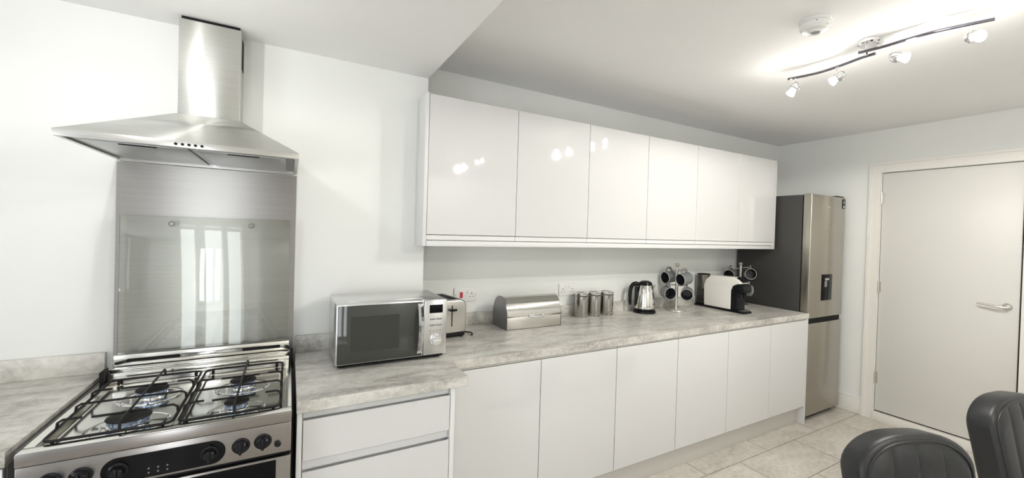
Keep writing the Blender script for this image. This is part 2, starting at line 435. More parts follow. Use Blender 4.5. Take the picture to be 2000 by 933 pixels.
# ------------------------------------------------------------------ splashback, hood
tag(MB().box(-.303, .303, -.006, -.001, .86, 1.736).build('splashback', M['splash']), 'tall brushed steel splashback panel behind the cooker', 'splashback')
hd = thing('cooker_hood', 'stainless steel pyramid chimney hood on the wall above the cooker', 'hood', (0, -.28, 1.735))
z0, z1 = 1.745, 1.765
MB().hexa([(-.3035, -.552, z1), (.3035, -.552, z1), (.3035, -.002, z1), (-.3035, -.002, z1)],
          [(-.106, -.142, 1.930), (.096, -.142, 1.930), (.096, -.002, 1.930), (-.106, -.002, 1.930)]).build('canopy', M['hood'], hd)
r = MB()
r.box(-.3035, .3035, -.555, -.540, z0, z1+.0005, .001).box(-.3035, -.290, -.540, -.002, z0, z1+.0005).box(.290, .3035, -.540, -.002, z0, z1+.0005).box(-.290, .290, -.03, -.002, z0-.006, z1)
r.build('rim', M['steel'], hd)
MB().box(-.289, .289, -.539, -.031, z0+.006, z0+.012).build('underside_plate', M['darksteel'], hd)
for x0, x1 in ((-.262, -.012), (.012, .262)):
    ff = MB().box(x0, x1, -.50, -.055, z0+.001, z0+.0055, .001).build('grease_filter', M['filter'], hd)
    cx = (x0+x1)/2
    MB().box(cx-.045, cx+.045, -.492, -.478, z0-.001, z0+.001, .0005).build('latch', M['rubber'], ff)
MB().box(-.103, .093, -.140, -.002, 1.9305, 2.303, .001).build('chimney', M['hood'], hd)
MB().box(-.098, .088, -.128, -.004, 2.303, HS-.001).build('chimney_gap_shade', M['rubber'], hd)  # black box standing in for the shadow line between chimney and ceiling
MB().box(.0932, .0945, -.085, -.025, 2.16, 2.285).build('vent_slot', M['rubber'], hd)
for x in (-.033, -.0168, -.0005, .0155, .032):
    MB().cyl((x, -.555, 1.7545), (x, -.559, 1.7545), .0042, n=16).build('button', M['black'], hd)

# ------------------------------------------------------------------ cooker
ck = thing('gas_cooker', 'freestanding stainless steel gas cooker with four burners and a raised glass lid', 'cooker', (0, -.43, 0))
X0, X1, Y0, Y1 = -.298, .298, -.738, -.118
MB().box(X0+.004, X1-.004, -.700, -.02, .08, .868).build('body', M['graphite'], ck)
tp = MB()
tp.box(X0, X1, Y0+.004, -.697, .872, .908, .003).box(X0, -.274, -.700, Y1, .872, .908, .003).box(.274, X1, -.700, Y1, .872, .908, .003).box(-.276, .276, -.150, Y1, .872, .908, .003)
tp.build('hob_rim', M['hobsteel'], ck)
MB().box(X0, X1, Y0, Y0+.0035, .873, .9065, .0015).build('front_strip', M['panelsteel'], ck)
pan = MB().box(-.275, .275, -.698, -.149, .872, .888)
for x0, x1 in ((-.262, -.012), (.012, .262)):
    pan.prism(rrect(x0, x1, -.680, -.165, .02), 'z', .888, .8915, .0015, 1)
pan.build('hob_plate', M['hobsteel'], ck)
MB().box(X0-.006, X0-.0005, Y0+.02, -.02, .80, .907).build('side_strip', M['graphite'], ck)
burn = [(-.1185, -.600, .047), (-.1175, -.345, .040), (.1430, -.605, .030), (.1430, -.375, .036)]
for bx_, by_, br_ in burn:
    b_ = MB().lathe([(br_+.040, .8915), (br_+.038, .8935), (br_+.030, .893), (br_+.004, .8945), (br_+.002, .899), (br_-.004, .902), (0, .902)], (bx_, by_, 0), n=40).build('burner', M['polish'], ck)
    MB().lathe([(br_+.043, .8915), (br_+.046, .8928), (br_+.049, .8915)], (bx_, by_, 0), n=40).build('dish_ring', M['chrome'], b_)
    rg = MB().lathe([(0, .902), (br_-.003, .902), (br_-.001, .905), (br_-.001, .916), (0, .916)], (bx_, by_, 0), n=40)
    for k in range(20):
        a = 2*PI*k/20
        rg.box(-.0018, .0018, br_-.003, br_+.0008, .905, .915, mtx=Matrix.Translation((bx_, by_, 0)) @ Matrix.Rotation(a, 4, 'Z'))
    lab(rg.build('flame_ring', M['blueenamel'], b_), 'pale ring of flame slots')
    MB().lathe([(0, .916), (br_+.003, .9165), (br_+.005, .919), (br_+.003, .9225), (br_-.01, .924), (0, .924)], (bx_, by_, 0), n=40).build('burner_cap', M['iron'], b_)
    MB().cyl((bx_-br_-.012, by_-.012, .892), (bx_-br_-.012, by_-.012, .906), .003, n=10).build('spark_plug', M['whitep'], b_)
def rod(mb, pts, r=.0036): return mb.tube(pts, r, 8)
for (gx0, gx1, xb, ys) in ((-.268, -.006, -.118, (-.600, -.345)), (.008, .266, .143, (-.605, -.375))):
    g = MB(); zl, zh = .912, .937
    fr = rrect(gx0, gx1, -.690, -.158, .022, 5)
    g.tube([(x, y, zl) for x, y in fr], .0042, 8, closed=True)
    rod(g, [(xb, -.690, zl), (xb, -.688, zh-.006), (xb, -.680, zh), (xb, -.170, zh), (xb, -.161, zh-.006), (xb, -.159, zl)])
    ym = sum(ys)/2
    def side(y, inner_l, inner_r):
        rod(g, [(gx0, y, zl), (gx0+.002, y, zh-.008), (gx0+.012, y, zh-.001), (inner_l, y, zh-.001)])
        rod(g, [(gx1, y, zl), (gx1-.002, y, zh-.008), (gx1-.012, y, zh-.001), (inner_r, y, zh-.001)])
    side(ym, xb, xb)
    for yb in ys:
        side(yb, gx0+.050, gx1-.045)
        rod(g, [(gx0+.070, yb, zh-.004), (gx1-.072, yb, zh-.004)])
    for fx in (gx0+.02, gx1-.02):
        for fy in (-.688, -.16): g.cyl((fx, fy, .892), (fx, fy, zl), .004, n=10)
    lab(g.build('pan_support', M['iron'], ck), 'black wire pan support')
# rear vent bars and raised lid
MB().box(-.292, .292, -.116, -.050, .872, .925, .004).box(-.292, .292, -.095, -.050, .925, .9375, .003).build('vent_bar', M['hobsteel'], ck)
lb = MB().box(-.289, .289, -.062, -.032, .9385, .982, .004).build('lid_rail', M['hobsteel'], ck)
for x0, x1 in ((-.252, -.09), (.115, .255)):
    MB().prism(rrect(x0, x1, .9525, .9655, .006, 4), 'y', -.0632, -.0615).build('slot', M['rubber'], lb)
ld = MB().box(-.281, .281, -.050, -.045, .982, 1.527, .001).build('lid', M['lidglass'], ck)
for x in (-.128, .137):
    MB().torus((x, -.052, 1.497), (0, 1, 0), .009, .0018, 20, 8).build('lid_bumper', M['label'], ld)
MB().box(-.304, -.293, -.150, -.085, .872, .945, .004).build('hinge_cover', M['rubber'], ck)
MB().box(.293, .304, -.130, -.070, .872, .950, .004).build('hinge_cover', M['rubber'], ck)
# front
fp = MB().box(X0, X1, -.734, -.700, .776, .8705, .002).build('control_panel', M['panelsteel'], ck)
ov = MB().prism(rrect(-.143, .128, .783, .853, .034, 10), 'y', -.7365, -.733).build('display_panel', M['blackgloss'], fp)
lab(ov, 'long oval black glossy panel')
MB().box(-.055, .005, -.7372, -.7364, .824, .842).build('clock_display', M['blackgloss'], ov)
for i in range(3):
    for j in range(2): MB().cyl((-.045+i*.02, -.7364, .808-j*.012), (-.045+i*.02, -.7374, .808-j*.012), .0022, n=10).build('touch_button', M['label'], ov)
def knob(x, z, yf, m, r=.0185, par=fp):
    k = MB().lathe([(0, 0), (r+.005, 0), (r+.005, .003), (r, .005), (r-.002, .022), (r-.005, .025), (0, .025)], (x, yf, z), (0, -1, 0), 28)
    k.box(x-.004, x+.004, yf-.031, yf-.022, z-r+.001, z+r-.001, .002)
    return k.build('knob', m, par)
for x, z in ((-.238, .822), (-.180, .822), (.166, .822), (.222, .823)): knob(x, z, -.734, M['black'])
for x in (-.108, .090): knob(x, .818, -.7365, M['black'], .017)
MB().cyl((.262, -.734, .806), (.262, -.742, .806), .009, bev=.002).build('ignition_button', M['black'], fp)
MB().box(X0+.002, X1-.002, -.72, -.701, .764, .776).build('shadow_gap', M['rubber'], ck)
dr = MB().box(X0, X1, -.734, -.701, .20, .762, .003).build('oven_door', M['panelsteel'], ck)
MB().box(-.262, .258, -.7365, -.7335, .25, .755, .001).build('oven_glass', M['blackgloss'], dr)
MB().box(X0+.01, X1-.01, -.72, -.701, .08, .195).build('storage_drawer', M['panelsteel'], ck)
for x in (-.26, .26):
    for y in (-.66, -.08): MB().cyl((x, y, 0), (x, y, .08), .018).build('foot', M['rubber'], ck)

# ------------------------------------------------------------------ microwave
mw = thing('microwave', 'silver countertop microwave oven with dark glass door and chrome handle', 'microwave', (.68, -.22, .91))
MX0, MX1, MYF = .449, .913, -.388
MB().box(MX0, MX1, -.365, -.058, .928, 1.184, .006).box(MX0+.05, MX1-.1, -.34, -.33, 1.184, 1.187, .001).build('casing', M['silverm'], mw)
for x in (MX0+.03, MX1-.03):
    for y in (-.34, -.10): MB().cyl((x, y, .9105), (x, y, .929), .014, n=16).build('foot', M['rubber'], mw)
MB().box(MX0+.012, MX1-.012, -.372, -.07, .918, .928).build('base_plate', M['rubber'], mw)
dd = MB().box(MX0, .806, MYF, -.3655, .930, 1.183, .004).build('door', M['silverm'], mw)
MB().box(MX0+.006, .800, MYF-.0035, MYF+.001, .934, 1.177, .0015).build('door_glass', M['micro'], dd)
MB().box(.505, .700, MYF-.0042, MYF-.0034, .982, 1.130).build('window_mesh', M['microin'], dd)
hp = []
for i in range(13):
    t = i/12; z = .945+t*.225; hp.append((.788, MYF-.006-.030*math.sin(PI*t), z))
hm = MB()
for a, c in zip(hp, hp[1:]):
    hm.hexa([(.778, a[1], a[2]), (.800, a[1], a[2]), (.800, a[1]+.006, a[2]), (.778, a[1]+.006, a[2])],
            [(.778, c[1], c[2]), (.800, c[1], c[2]), (.800, c[1]+.006, c[2]), (.778, c[1]+.006, c[2])])
bmesh.ops.remove_doubles(hm.bm, verts=hm.bm.verts, dist=1e-5)
lab(hm.build('door_handle', M['chrome'], dd, angle=50), 'bowed chrome door handle')
cp = MB().box(.8075, MX1, MYF, -.3655, .930, 1.183, .004).build('control_panel', M['silverm'], mw)
MB().box(.832, .893, MYF-.0015, MYF+.001, 1.122, 1.160, .001).build('display', M['blackgloss'], cp)
for z in (1.094, 1.066):
    MB().box(.835, .860, MYF-.003, MYF+.001, z-.003, z+.003, .001).build('button', M['label'], cp)
    MB().box(.864, .890, MYF-.003, MYF+.001, z-.003, z+.003, .001).build('button', M['label'], cp)
for i in range(4): MB().box(.834+i*.015, .842+i*.015, MYF-.0006, MYF+.001, 1.040, 1.0425).box(.834+i*.015, .840+i*.015, MYF-.0006, MYF+.001, 1.034, 1.036).build('printed_mark', M['label'], cp)
kb = MB().lathe([(0, 0), (.026, 0), (.026, .003), (.0235, .004), (.0225, .020), (.020, .023), (0, .023)], (.864, MYF, .998), (0, -1, 0), 36)
for k in range(28):
    a = 2*PI*k/28
    kb.box(-.001, .001, .0222, .0245, -.016, -.002, mtx=Matrix.Translation((.864, MYF, .998)) @ Matrix.Rotation(PI/2, 4, 'X') @ Matrix.Scale(-1, 4, (0, 0, 1)) @ Matrix.Rotation(a, 4, 'Z'))
kb.box(.846, .882, MYF-.0245, MYF-.022, .9965, .9995)
kb.build('knob', M['chrome'], cp)

# ------------------------------------------------------------------ toaster (local: front faces -y)
ts = thing('toaster', 'brushed steel two-slot toaster with black trim beside the microwave', 'toaster', (1.032, .075, .910), math.radians(8))
def ts_profile(w_, z0_, z1_, r_, n=8):
    pts = [(-w_, z0_), (w_, z0_)]
    for i in range(n+1):
        a = i/n*PI/2; pts.append((w_-r_+r_*math.cos(a), z1_-r_+r_*math.sin(a)))
    for i in range(n+1):
        a = PI/2+i/n*PI/2; pts.append((-w_+r_+r_*math.cos(a), z1_-r_+r_*math.sin(a)))
    return pts
MB().prism(ts_profile(.086, .026, .208, .042), 'y', -.128, .128, .007, 3).build('shell', M['satinsteel'], ts, world=False)
for y in (-.118, .112): MB().prism(ts_profile(.089, .026, .2115, .044), 'y', y, y+.006).build('trim_band', M['darksteel'], ts, world=False)
MB().box(-.084, .084, -.124, .124, .004, .026, .006).build('base', M['black'], ts, world=False)
MB().box(-.062, .062, -.105, .105, .2075, .2095, .001).build('top_plate', M['black'], ts, world=False)
for x in (-.028, .028):
    MB().box(x-.016, x+.016, -.092, .092, .2085, .2115, .0005).build('bread_slot', M['rubber'], ts, world=False)
MB().box(-.0028, .0028, -.1290, -.1278, .065, .180).build('lever_slot', M['rubber'], ts, world=False)
MB().prism(rrect(-.021, .021, .150, .163, .006, 4), 'y', -.150, -.132, .002).box(-.003, .003, -.134, -.127, .152, .160).build('lever', M['black'], ts, world=False)
MB().lathe([(0, 0), (.014, 0), (.012, .012), (0, .013)], (-.05, -.127, .06), (0, -1, 0), 24).build('browning_dial', M['black'], ts, world=False)
cb = []
for i in range(40):
    t = i/39; a = -1.2+t*PI*1.75
    cb.append((.105+.035*math.cos(a)-.03*t, -.09+.055*math.sin(a), .0055+.004*math.sin(t*9)**2))
MB().tube(cb, .0038, 8).build('power_cord', M['rubber'], ts, world=False)

# ------------------------------------------------------------------ wall sockets
def faceplate(x0, x1, zb, zt, label):
    t = thing('wall_socket', label, 'socket', ((x0+x1)/2, YB, (zb+zt)/2))
    MB().box(x0, x1, YB-.009, YB-.0005, zb, zt, .003).build('faceplate', M['whitep'], t); return t
def holes(t, cx, cz):
    m_ = MB().box(cx-.0025, cx+.0025, YB-.0098, YB-.0088, cz+.006, cz+.014)
    for s in (-1, 1): m_.box(cx+s*.011-.0032, cx+s*.011+.0032, YB-.0098, YB-.0088, cz-.012, cz-.008)
    m_.build('socket_holes', M['rubber'], t)
s1 = faceplate(1.155, 1.303, 1.057, 1.145, 'white wall plate with a red rocker switch and one socket, left of the bread bin')
MB().box(1.192, 1.210, YB-.013, YB-.0085, 1.082, 1.118, .002).build('red_switch', M['red'], s1)
MB().box(1.236, 1.250, YB-.013, YB-.0085, 1.108, 1.126, .002).build('switch', M['whitep'], s1)
holes(s1, 1.270, 1.098)
for x in (1.164, 1.294): MB().cyl((x, YB-.0086, 1.100), (x, YB-.0098, 1.100), .003, n=10).build('screw', M['label'], s1)
s2 = faceplate(1.925, 2.072, 1.055, 1.143, 'white double wall socket above the steel canisters')
for cx in (1.958, 2.038):
    holes(s2, cx, 1.094)
for cx in (1.985, 2.010): MB().box(cx-.007, cx+.007, YB-.013, YB-.0085, 1.112, 1.130, .002).build('switch', M['whitep'], s2)

# ------------------------------------------------------------------ bread bin
bb = thing('bread_bin', 'polished steel roll-top bread bin on the worktop below the wall socket', 'bread bin', (1.59, .09, .910))
yf, yb_, zb_, zt_ = -.017, .192, .9115, 1.106
def dome(k0=0., n=22, inset=0.):
    cy = (yf+yb_)/2; a = (yb_-yf)/2-inset; zc = .985; hgt = zt_-zc-inset
    return [(cy-a*math.cos(PI*i/n), zc+hgt*math.sin(PI*i/n)**.85) for i in range(n+1)]
prof = [(yf, zb_)] + dome() + [(yb_, zb_)]
for x0, x1 in ((1.400, 1.404), (1.782, 1.786)):
    MB().prism(prof, 'x', x0, x1).build('side_plate', M['darksteel'], bb)
MB().box(1.4045, 1.7815, yf+.001, yf+.004, zb_, .984, .001).build('front_panel', M['satinsteel'], bb)
MB().box(1.4045, 1.7815, yf+.004, yb_-.002, zb_, zb_+.004).build('floor_panel', M['satinsteel'], bb)
o_ = dome()[:16]; i_ = [(y+.0015 if k < 8 else y, z-.0025) for k, (y, z) in enumerate(o_)]
lid = MB().prism(o_+[(y, z-.003) for y, z in o_[::-1]][:-1]+[(o_[0][0]+.003, o_[0][1])], 'x', 1.4045, 1.7815).build('lid', M['polish'], bb, angle=25)
ob = dome()[14:]
MB().prism([(y, z-.0012) for y, z in ob]+[(yb_-.001, zb_), (yb_-.004, zb_)]+[(y-.003, z-.0045) for y, z in ob[::-1]], 'x', 1.4046, 1.7814).build('back_cover', M['satinsteel'], bb, angle=25)
MB().tube([(1.555, yf-.002, .990), (1.556, yf-.014, .988), (1.57, yf-.019, .986), (1.60, yf-.021, .985), (1.63, yf-.019, .986), (1.644, yf-.014, .988), (1.645, yf-.002, .990)], .0055, 10).build('lid_handle', M['chrome'], lid)
MB().box(1.40, 1.786, yf-.001, yb_+.001, .9102, zb_, .0003).build('base_edge', M['rubber'], bb)

# ------------------------------------------------------------------ canisters
can_l = ['leftmost of the three steel canisters, beside the bread bin', 'middle one of the three steel canisters', 'rightmost of the three steel canisters, towards the kettle']
def canister():
    t = thing('canister', can_l[0], 'canister', (2.072, .165, .9105), 0, 'steel canisters on the worktop')
    MB().lathe([(0, 0), (.0495, 0), (.0505, .002), (.0505, .148), (.049, .150), (0, .150)], n=40).box(-.02, .02, -.0512, -.0500, .018, .026).build('body', M['cansteel'], t, world=False)
    MB().lathe([(0, .1505), (.0475, .1505), (.0475, .154), (0, .154)], n=40).build('seal', M['rubber'], t, world=False)
    MB().lathe([(0, .1545), (.0505, .1545), (.0512, .156), (.0512, .170), (.049, .1725), (.046, .1725), (.044, .169), (0, .169)], n=40).build('lid', M['polish'], t, world=False)
    return t
M['cansteel'] = mat('canister_steel', (.50, .485, .46), .16, 1)
cn = canister()
dup(cn, (2.188, .168, .9105), can_l[1]); dup(cn, (2.302, .165, .9105), can_l[2])

# ------------------------------------------------------------------ kettle (local, handle to -x)
kt = thing('kettle', 'polished steel electric kettle with black handle and base', 'kettle', (2.640, .115, .9105), math.radians(-22))
MB().lathe([(0, 0), (.086, 0), (.088, .004), (.086, .014), (.078, .019), (0, .019)], n=40).build('power_base', M['black'], kt, world=False)
MB().lathe([(0, .0195), (.078, .0195), (.0795, .022), (.079, .034), (0, .034)], n=40).build('foot_ring', M['black'], kt, world=False)
MB().lathe([(0, .0345), (.079, .0345), (.079, .05), (.075, .10), (.067, .16), (.058, .205), (.054, .212), (0, .212)], n=48).build('body', M['polish'], kt, world=False)
sp = MB().hexa([(.048, -.020, .175), (.066, -.006, .165), (.066, .006, .165), (.048, .020, .175)], [(.048, -.024, .210), (.080, -.006, .216), (.080, .006, .216), (.048, .024, .210)])
sp.build('spout', M['polish'], kt, world=False)
MB().lathe([(0, .2125), (.054, .2125), (.053, .222), (.045, .236), (.028, .245), (0, .248)], n=40).build('lid', M['black'], kt, world=False)
hpts = [(-.050, 0, .214), (-.075, 0, .224), (-.100, 0, .216), (-.116, 0, .195), (-.121, 0, .165), (-.122, 0, .125), (-.121, 0, .085), (-.117, 0, .060)]
MB().tube(hpts, [.012, .014, .014, .0135, .0125, .0115, .010, .007], 12, flat=1.2).build('handle', M['black'], kt, world=False)
MB().box(-.083, -.064, -.016, .016, .05, .205, .006).build('handle_spine', M['black'], kt, world=False)

# ------------------------------------------------------------------ mugs and mug stands
def mug():
    """axis +z is the opening, handle towards +x"""
    t = thing('mug', '', 'mug', (0, 0, 0), 0, 'grey mugs on the mug stands')
    pr = [(0, -.045), (.032, -.045), (.036, -.042), (.0405, -.034)]
    for k in range(9):
        z = -.032+k*.0072; pr += [(.0415, z), (.0408, z+.0036)]
    pr += [(.0415, .038), (.0412, .043)]
    MB().lathe(pr, n=36).build('outer_body', M['mug'], t, world=False, angle=60)
    MB().lathe([(.0412, .043), (.0415, .0445), (.040, .0460), (.0385, .0445), (.0388, .043)], n=36).build('rim', M['mugrim'], t, world=False)
    MB().lathe([(.0386, .0435), (.0375, -.034), (.034, -.040), (0, -.040)], n=36).build('inside', M['mugin'], t, world=False)
    MB().tube([(.0395, 0, .024), (.052, 0, .027), (.064, 0, .020), (.068, 0, .004), (.065, 0, -.012), (.055, 0, -.022), (.0395, 0, -.022)], .0050, 10, flat=1.3).build('handle', M['mug'], t, world=False)
    for c_ in t.children: c_.scale = (1.17, 1.17, 1.17)
    return t
def orient(d, hang=(0, 0, 1)):
    """rotation taking local z to d and local x to the hang side"""
    z = Vector(d).normalized(); x = Vector(hang); x = (x-z*x.dot(z)).normalized(); y = z.cross(x)
    return Matrix((x, y, z)).transposed().to_euler()
def mug_stand(x, y, label, arms, name='mug_stand'):
    t = thing(name, label, 'mug stand', (x, y, .9105))
    MB().lathe([(0, 0), (.074, 0), (.076, .003), (.074, .010), (.068, .012), (0, .012)], n=40).build('base', M['satinsteel'], t, world=False)
    MB().lathe([(0, .012), (.013, .012), (.0115, .35), (.012, .355), (.017, .362), (.018, .376), (.015, .381), (0, .382)], n=24).build('post', M['satinsteel'], t, world=False)
    for az, z in arms:
        c, s = math.cos(az), math.sin(az)
        MB().tube([(0, 0, z), (c*.03, s*.03, z), (c*.088, s*.088, z+.002), (c*.094, s*.094, z+.006)], .0042, 8).build('arm', M['satinsteel'], t, world=False)
    return t
S1 = (2.938, .070); S2 = (3.735, .055)
A = math.radians
cam_az = math.atan2(-2.366-.07, .28-2.94)
mg = mug(); mugs = []
def put(first, S, az, z, d, label):
    """mug hanging by its handle at the end of an arm"""
    ax = Vector((math.cos(az), math.sin(az), 0))
    arm = Vector((S[0], S[1], .9105+z))+ax*.086
    pos = arm+Vector((0, 0, -.0605))
    # the handle (local +x) points up to the arm
    e = orient(d, (0, 0, 1))
    if first: mg.location = pos; mg.rotation_euler = e; mg['label'] = label; return mg
    return dup(mg, pos, label, rot=e)
IR = Vector((.85, -.527, 0)); CD = Vector((-.74, -.68, 0))      # right-hand and towards the viewer, seen from the doorway side
def az(v): return math.atan2(v.y, v.x)
arms1 = [az(-IR*.62-CD*.78), az(IR*.62+CD*.78), az(-IR*.9+CD*.42), az(IR*1-CD*.05)]
put(True, S1, arms1[0], .322, CD*.62-IR*.78+Vector((0, 0, -.10)), 'grey ribbed mug at the upper left of the stand beside the kettle')
put(False, S1, arms1[1], .326, CD*.62-IR*.78+Vector((0, 0, -.16)), 'grey ribbed mug at the upper right of the stand beside the kettle')
put(False, S1, arms1[2], .208, CD*.90+IR*.42+Vector((0, 0, -.05)), 'grey ribbed mug at the lower left of the stand beside the kettle')
put(False, S1, arms1[3], .200, CD*.98-IR*.05+Vector((0, 0, -.10)), 'grey ribbed mug at the lower right of the stand beside the kettle')
mug_stand(S1[0], S1[1], 'steel mug stand between the kettle and the coffee machine', [(arms1[0], .322), (arms1[1], .326), (arms1[2], .208), (arms1[3], .200)])
arms2 = [az(IR*1-CD*.05), az(-IR*.9-CD*.42), az(IR*.35+CD*1)]
put(False, S2, arms2[0], .335, CD*1+Vector((0, 0, .15)), 'grey mug hanging open side out at the right of the stand behind the coffee machine')
put(False, S2, arms2[1], .325, CD*.9-IR*.42+Vector((0, 0, -.05)), 'grey mug at the left of the far stand, half behind the coffee machine')
put(False, S2, arms2[2], .205, Vector((.86, -.44, -.12)), 'lowest grey mug on the stand behind the coffee machine')
mug_stand(S2[0], S2[1], 'steel mug stand beside the fridge, behind the coffee machine', [(arms2[0], .335), (arms2[1], .325), (arms2[2], .205)])

# ------------------------------------------------------------------ coffee machine (side faces -x)
cf = thing('coffee_machine', 'cream white capsule coffee machine with black front and clear water tank', 'coffee machine', (3.38, 0, .9105))
fx0, fx1 = 3.320, 3.430
MB().prism([(.215, .9105), (.215, .925), (.20, .928), (-.18, .928), (-.26, .930), (-.275, .922), (-.275, .9105)], 'x', fx0+.004, fx1-.004, .003).build('base', M['black'], cf)
side = [(.108, .930), (.115, 1.10), (.095, 1.150), (.045, 1.186), (-.17, 1.190), (-.215, 1.172), (-.242, 1.150), (-.235, 1.143), (-.20, 1.138), (-.165, 1.120), (-.150, 1.085), (-.150, .930)]
MB().prism(side, 'x', fx0, fx1, .005, 3).build('shell', M['cream'], cf)
blk = [(-.151, .931), (-.151, 1.085), (-.166, 1.119), (-.20, 1.136), (-.235, 1.141), (-.262, 1.128), (-.270, 1.100), (-.262, 1.075), (-.235, 1.062), (-.215, 1.05), (-.212, .931)]
MB().prism(blk, 'x', fx0+.004, fx1-.004, .005, 3).build('front_housing', M['black'], cf)
MB().cyl((3.375, -.243, 1.030), (3.375, -.243, 1.066), .013).build('coffee_outlet', M['black'], cf)
MB().box(fx0+.012, fx1-.012, -.268, -.216, .9305, .9345, .001).build('drip_grid', M['satinsteel'], cf)
MB().prism([(-.228, 1.166), (-.19, 1.187), (-.20, 1.197), (-.25, 1.168), (-.248, 1.155)], 'x', fx0+.02, fx1-.02, .002).build('lever', M['black'], cf)
MB().prism(rrect(fx0+.012, fx1-.012, .120, .205, .02, 5), 'z', .935, 1.182).build('water_tank', M['tank'], cf)
MB().prism(rrect(fx0+.010, fx1-.010, .118, .207, .02, 5), 'z', 1.1825, 1.190, .002).build('tank_lid', M['rubber'], cf)
MB().prism([(.205, .9285), (.205, 1.03), (.190, 1.055), (.155, 1.06), (.118, 1.03), (.118, .9285)], 'x', fx0+.020, fx1-.020, .004).build('rear_housing', M['black'], cf)

# ------------------------------------------------------------------ fridge freezer
fz = thing('fridge_freezer', 'tall silver fridge freezer with graphite sides and a black water dispenser', 'fridge freezer', (4.19, -.12, 0))
FX0, FX1, FYF, FYB = 3.918, 4.470, -.452, -.380
MB().box(FX0+.002, FX1-.002, FYB+.004, YB-.02, .03, 1.888, .004).build('body', M['graphite'], fz)
MB().box(FX0+.006, FX1-.006, FYB-.004, FYB+.004, .05, 1.882).build('door_seal', M['rubber'], fz)
ud = MB().box(FX0, FX1, FYF, FYB-.004, .8585, 1.893, .006, 3).build('fridge_door', M['fridge'], fz)
MB().box(FX0+.002, FX1-.002, FYF+.018, FYB-.004, .8165, .8580).build('handle_recess', M['rubber'], fz)
MB().box(FX0, FX1, FYF, FYB-.004, .045, .8160, .006, 3).build('freezer_door', M['fridge'], fz)
ds = MB().box(4.115, 4.282, FYF-.004, FYF+.001, 1.000, 1.222, .002).build('water_dispenser', M['blackgloss'], ud)
MB().box(4.155, 4.215, FYF-.012, FYF-.004, 1.172, 1.190, .002).build('spout', M['satinsteel'], ds)
MB().box(4.150, 4.190, FYF-.010, FYF-.004, 1.115, 1.168, .003).build('lever', M['label'], ds)
for i in range(5): MB().box(4.165+i*.011, 4.173+i*.011, FYF-.0008, FYF+.001, 1.793, 1.799).build('maker_lettering', M['mugrim'], ud)
MB().box(FX1-.13, FX1-.006, FYF+.01, FYB+.05, 1.8935, 1.904, .002).build('hinge_cover', M['black'], fz)
st = MB().prism(rrect(4.415, 4.464, 1.795, 1.880, .014, 5), 'y', FYF-.0012, FYF+.001).build('sticker', M['black'], ud)
MB().cyl((4.440, FYF-.0012, 1.812), (4.440, FYF-.0018, 1.812), .011, n=20).box(4.436, 4.444, FYF-.0018, FYF-.0011, 1.838, 1.866).build('sticker_symbol', M['mugrim'], st)
MB().box(FX0+.02, FX1-.02, FYB-.02, YB-.05, .0, .044).build('foot_plinth', M['rubber'], fz)

# ------------------------------------------------------------------ dining chairs (local: front -y, backrest at +y)
def chair():
    t = thing('dining_chair', '', 'chair', (0, 0, 0), 0, 'dark leather dining chairs')
    W, T = .222, .100
    def outline(w_, z0, z1, r, n=10):
        pts = []
        for i in range(n+1):
            a = i/n*PI/2; pts.append((w_-r+r*math.cos(a), z1-r*.62+r*.62*math.sin(a)))
        for i in range(n+1):
            a = PI/2+i/n*PI/2; pts.append((-w_+r+r*math.cos(a), z1-r*.62+r*.62*math.sin(a)))
        pts += [(-w_*.93, z0), (w_*.93, z0)]
        return pts
    rake = Matrix.Translation((0, .20, .45)) @ Matrix.Rotation(math.radians(-11), 4, 'X')
    sh = outline(W, 0, .425, .19)
    b = MB().prism(sh, 'y', 0, T, .020, 4, mtx=rake).build('backrest', M['leather'], t, world=False, angle=50)
    # front pad of vertical channels inside the piped border
    pm = MB(); iw = W-.030; ch = 4; cw = 2*iw/ch
    for k in range(ch):
        xa, xb = -iw+k*cw, -iw+(k+1)*cw; n = 10; bmx = bmesh.new(); rows = []
        for j in range(13):
            row = []
            for i in range(n+1):
                x = xa+(xb-xa)*i/n; u = i/n
                r = .165; xx = abs(x); ztop = .395
                if xx > iw-r: ztop = .395-r*.62+r*.62*math.sqrt(max(0, 1-((xx-(iw-r))/r)**2))
                z = .02+(ztop-.02)*j/12
                y = -.003-.007*math.sin(PI*u)**.4
                if j == 12: y = .001
                row.append(bmx.verts.new((x, y, z)))
            rows.append(row)
        for j in range(12):
            for i in range(n): bmx.faces.new((rows[j][i], rows[j][i+1], rows[j+1][i+1], rows[j+1][i]))
        bmesh.ops.recalc_face_normals(bmx, faces=bmx.faces)
        pm._add(bmx, rake)
    pm.build('channelled_pad', M['leather'], b, world=False, angle=40)
    pts = outline(W-.024, .02, .402, .170)
    wl_ = MB(); v = [rake @ Vector((x, -.001, z)) for x, z in pts]
    wl_.tube(v, .0035, 8, closed=True); wl_.build('piping', M['leather'], b, world=False)
    MB().prism(rrect(-.215, .215, -.235, .205, .06, 8), 'z', .40, .485, .022, 4).build('seat', M['leather'], t, world=False, angle=50)
    MB().box(-.17, .17, -.19, .19, .385, .40).build('seat_frame', M['chrome'], t, world=False)
    for sx in (-1, 1):
        for sy in (-1, 1):
            MB().tube([(sx*.165, sy*.175, .385), (sx*.20, sy*.215, 0)], .013, 12).build('leg', M['chrome'], t, world=False)
    return t
ch1 = chair()
ch1['label'] = 'nearer dark grey leather dining chair with channelled back, at the bottom edge'
CH1 = ((1.975, -2.04, 0), math.radians(-24)); CH2 = ((2.93, -2.12, 0), math.radians(-10))
ch1.location = CH1[0]; ch1.rotation_euler = (0, 0, CH1[1])
dup(ch1, CH2[0], 'farther dark grey leather dining chair in front of the white door', rot=(0, 0, CH2[1]))

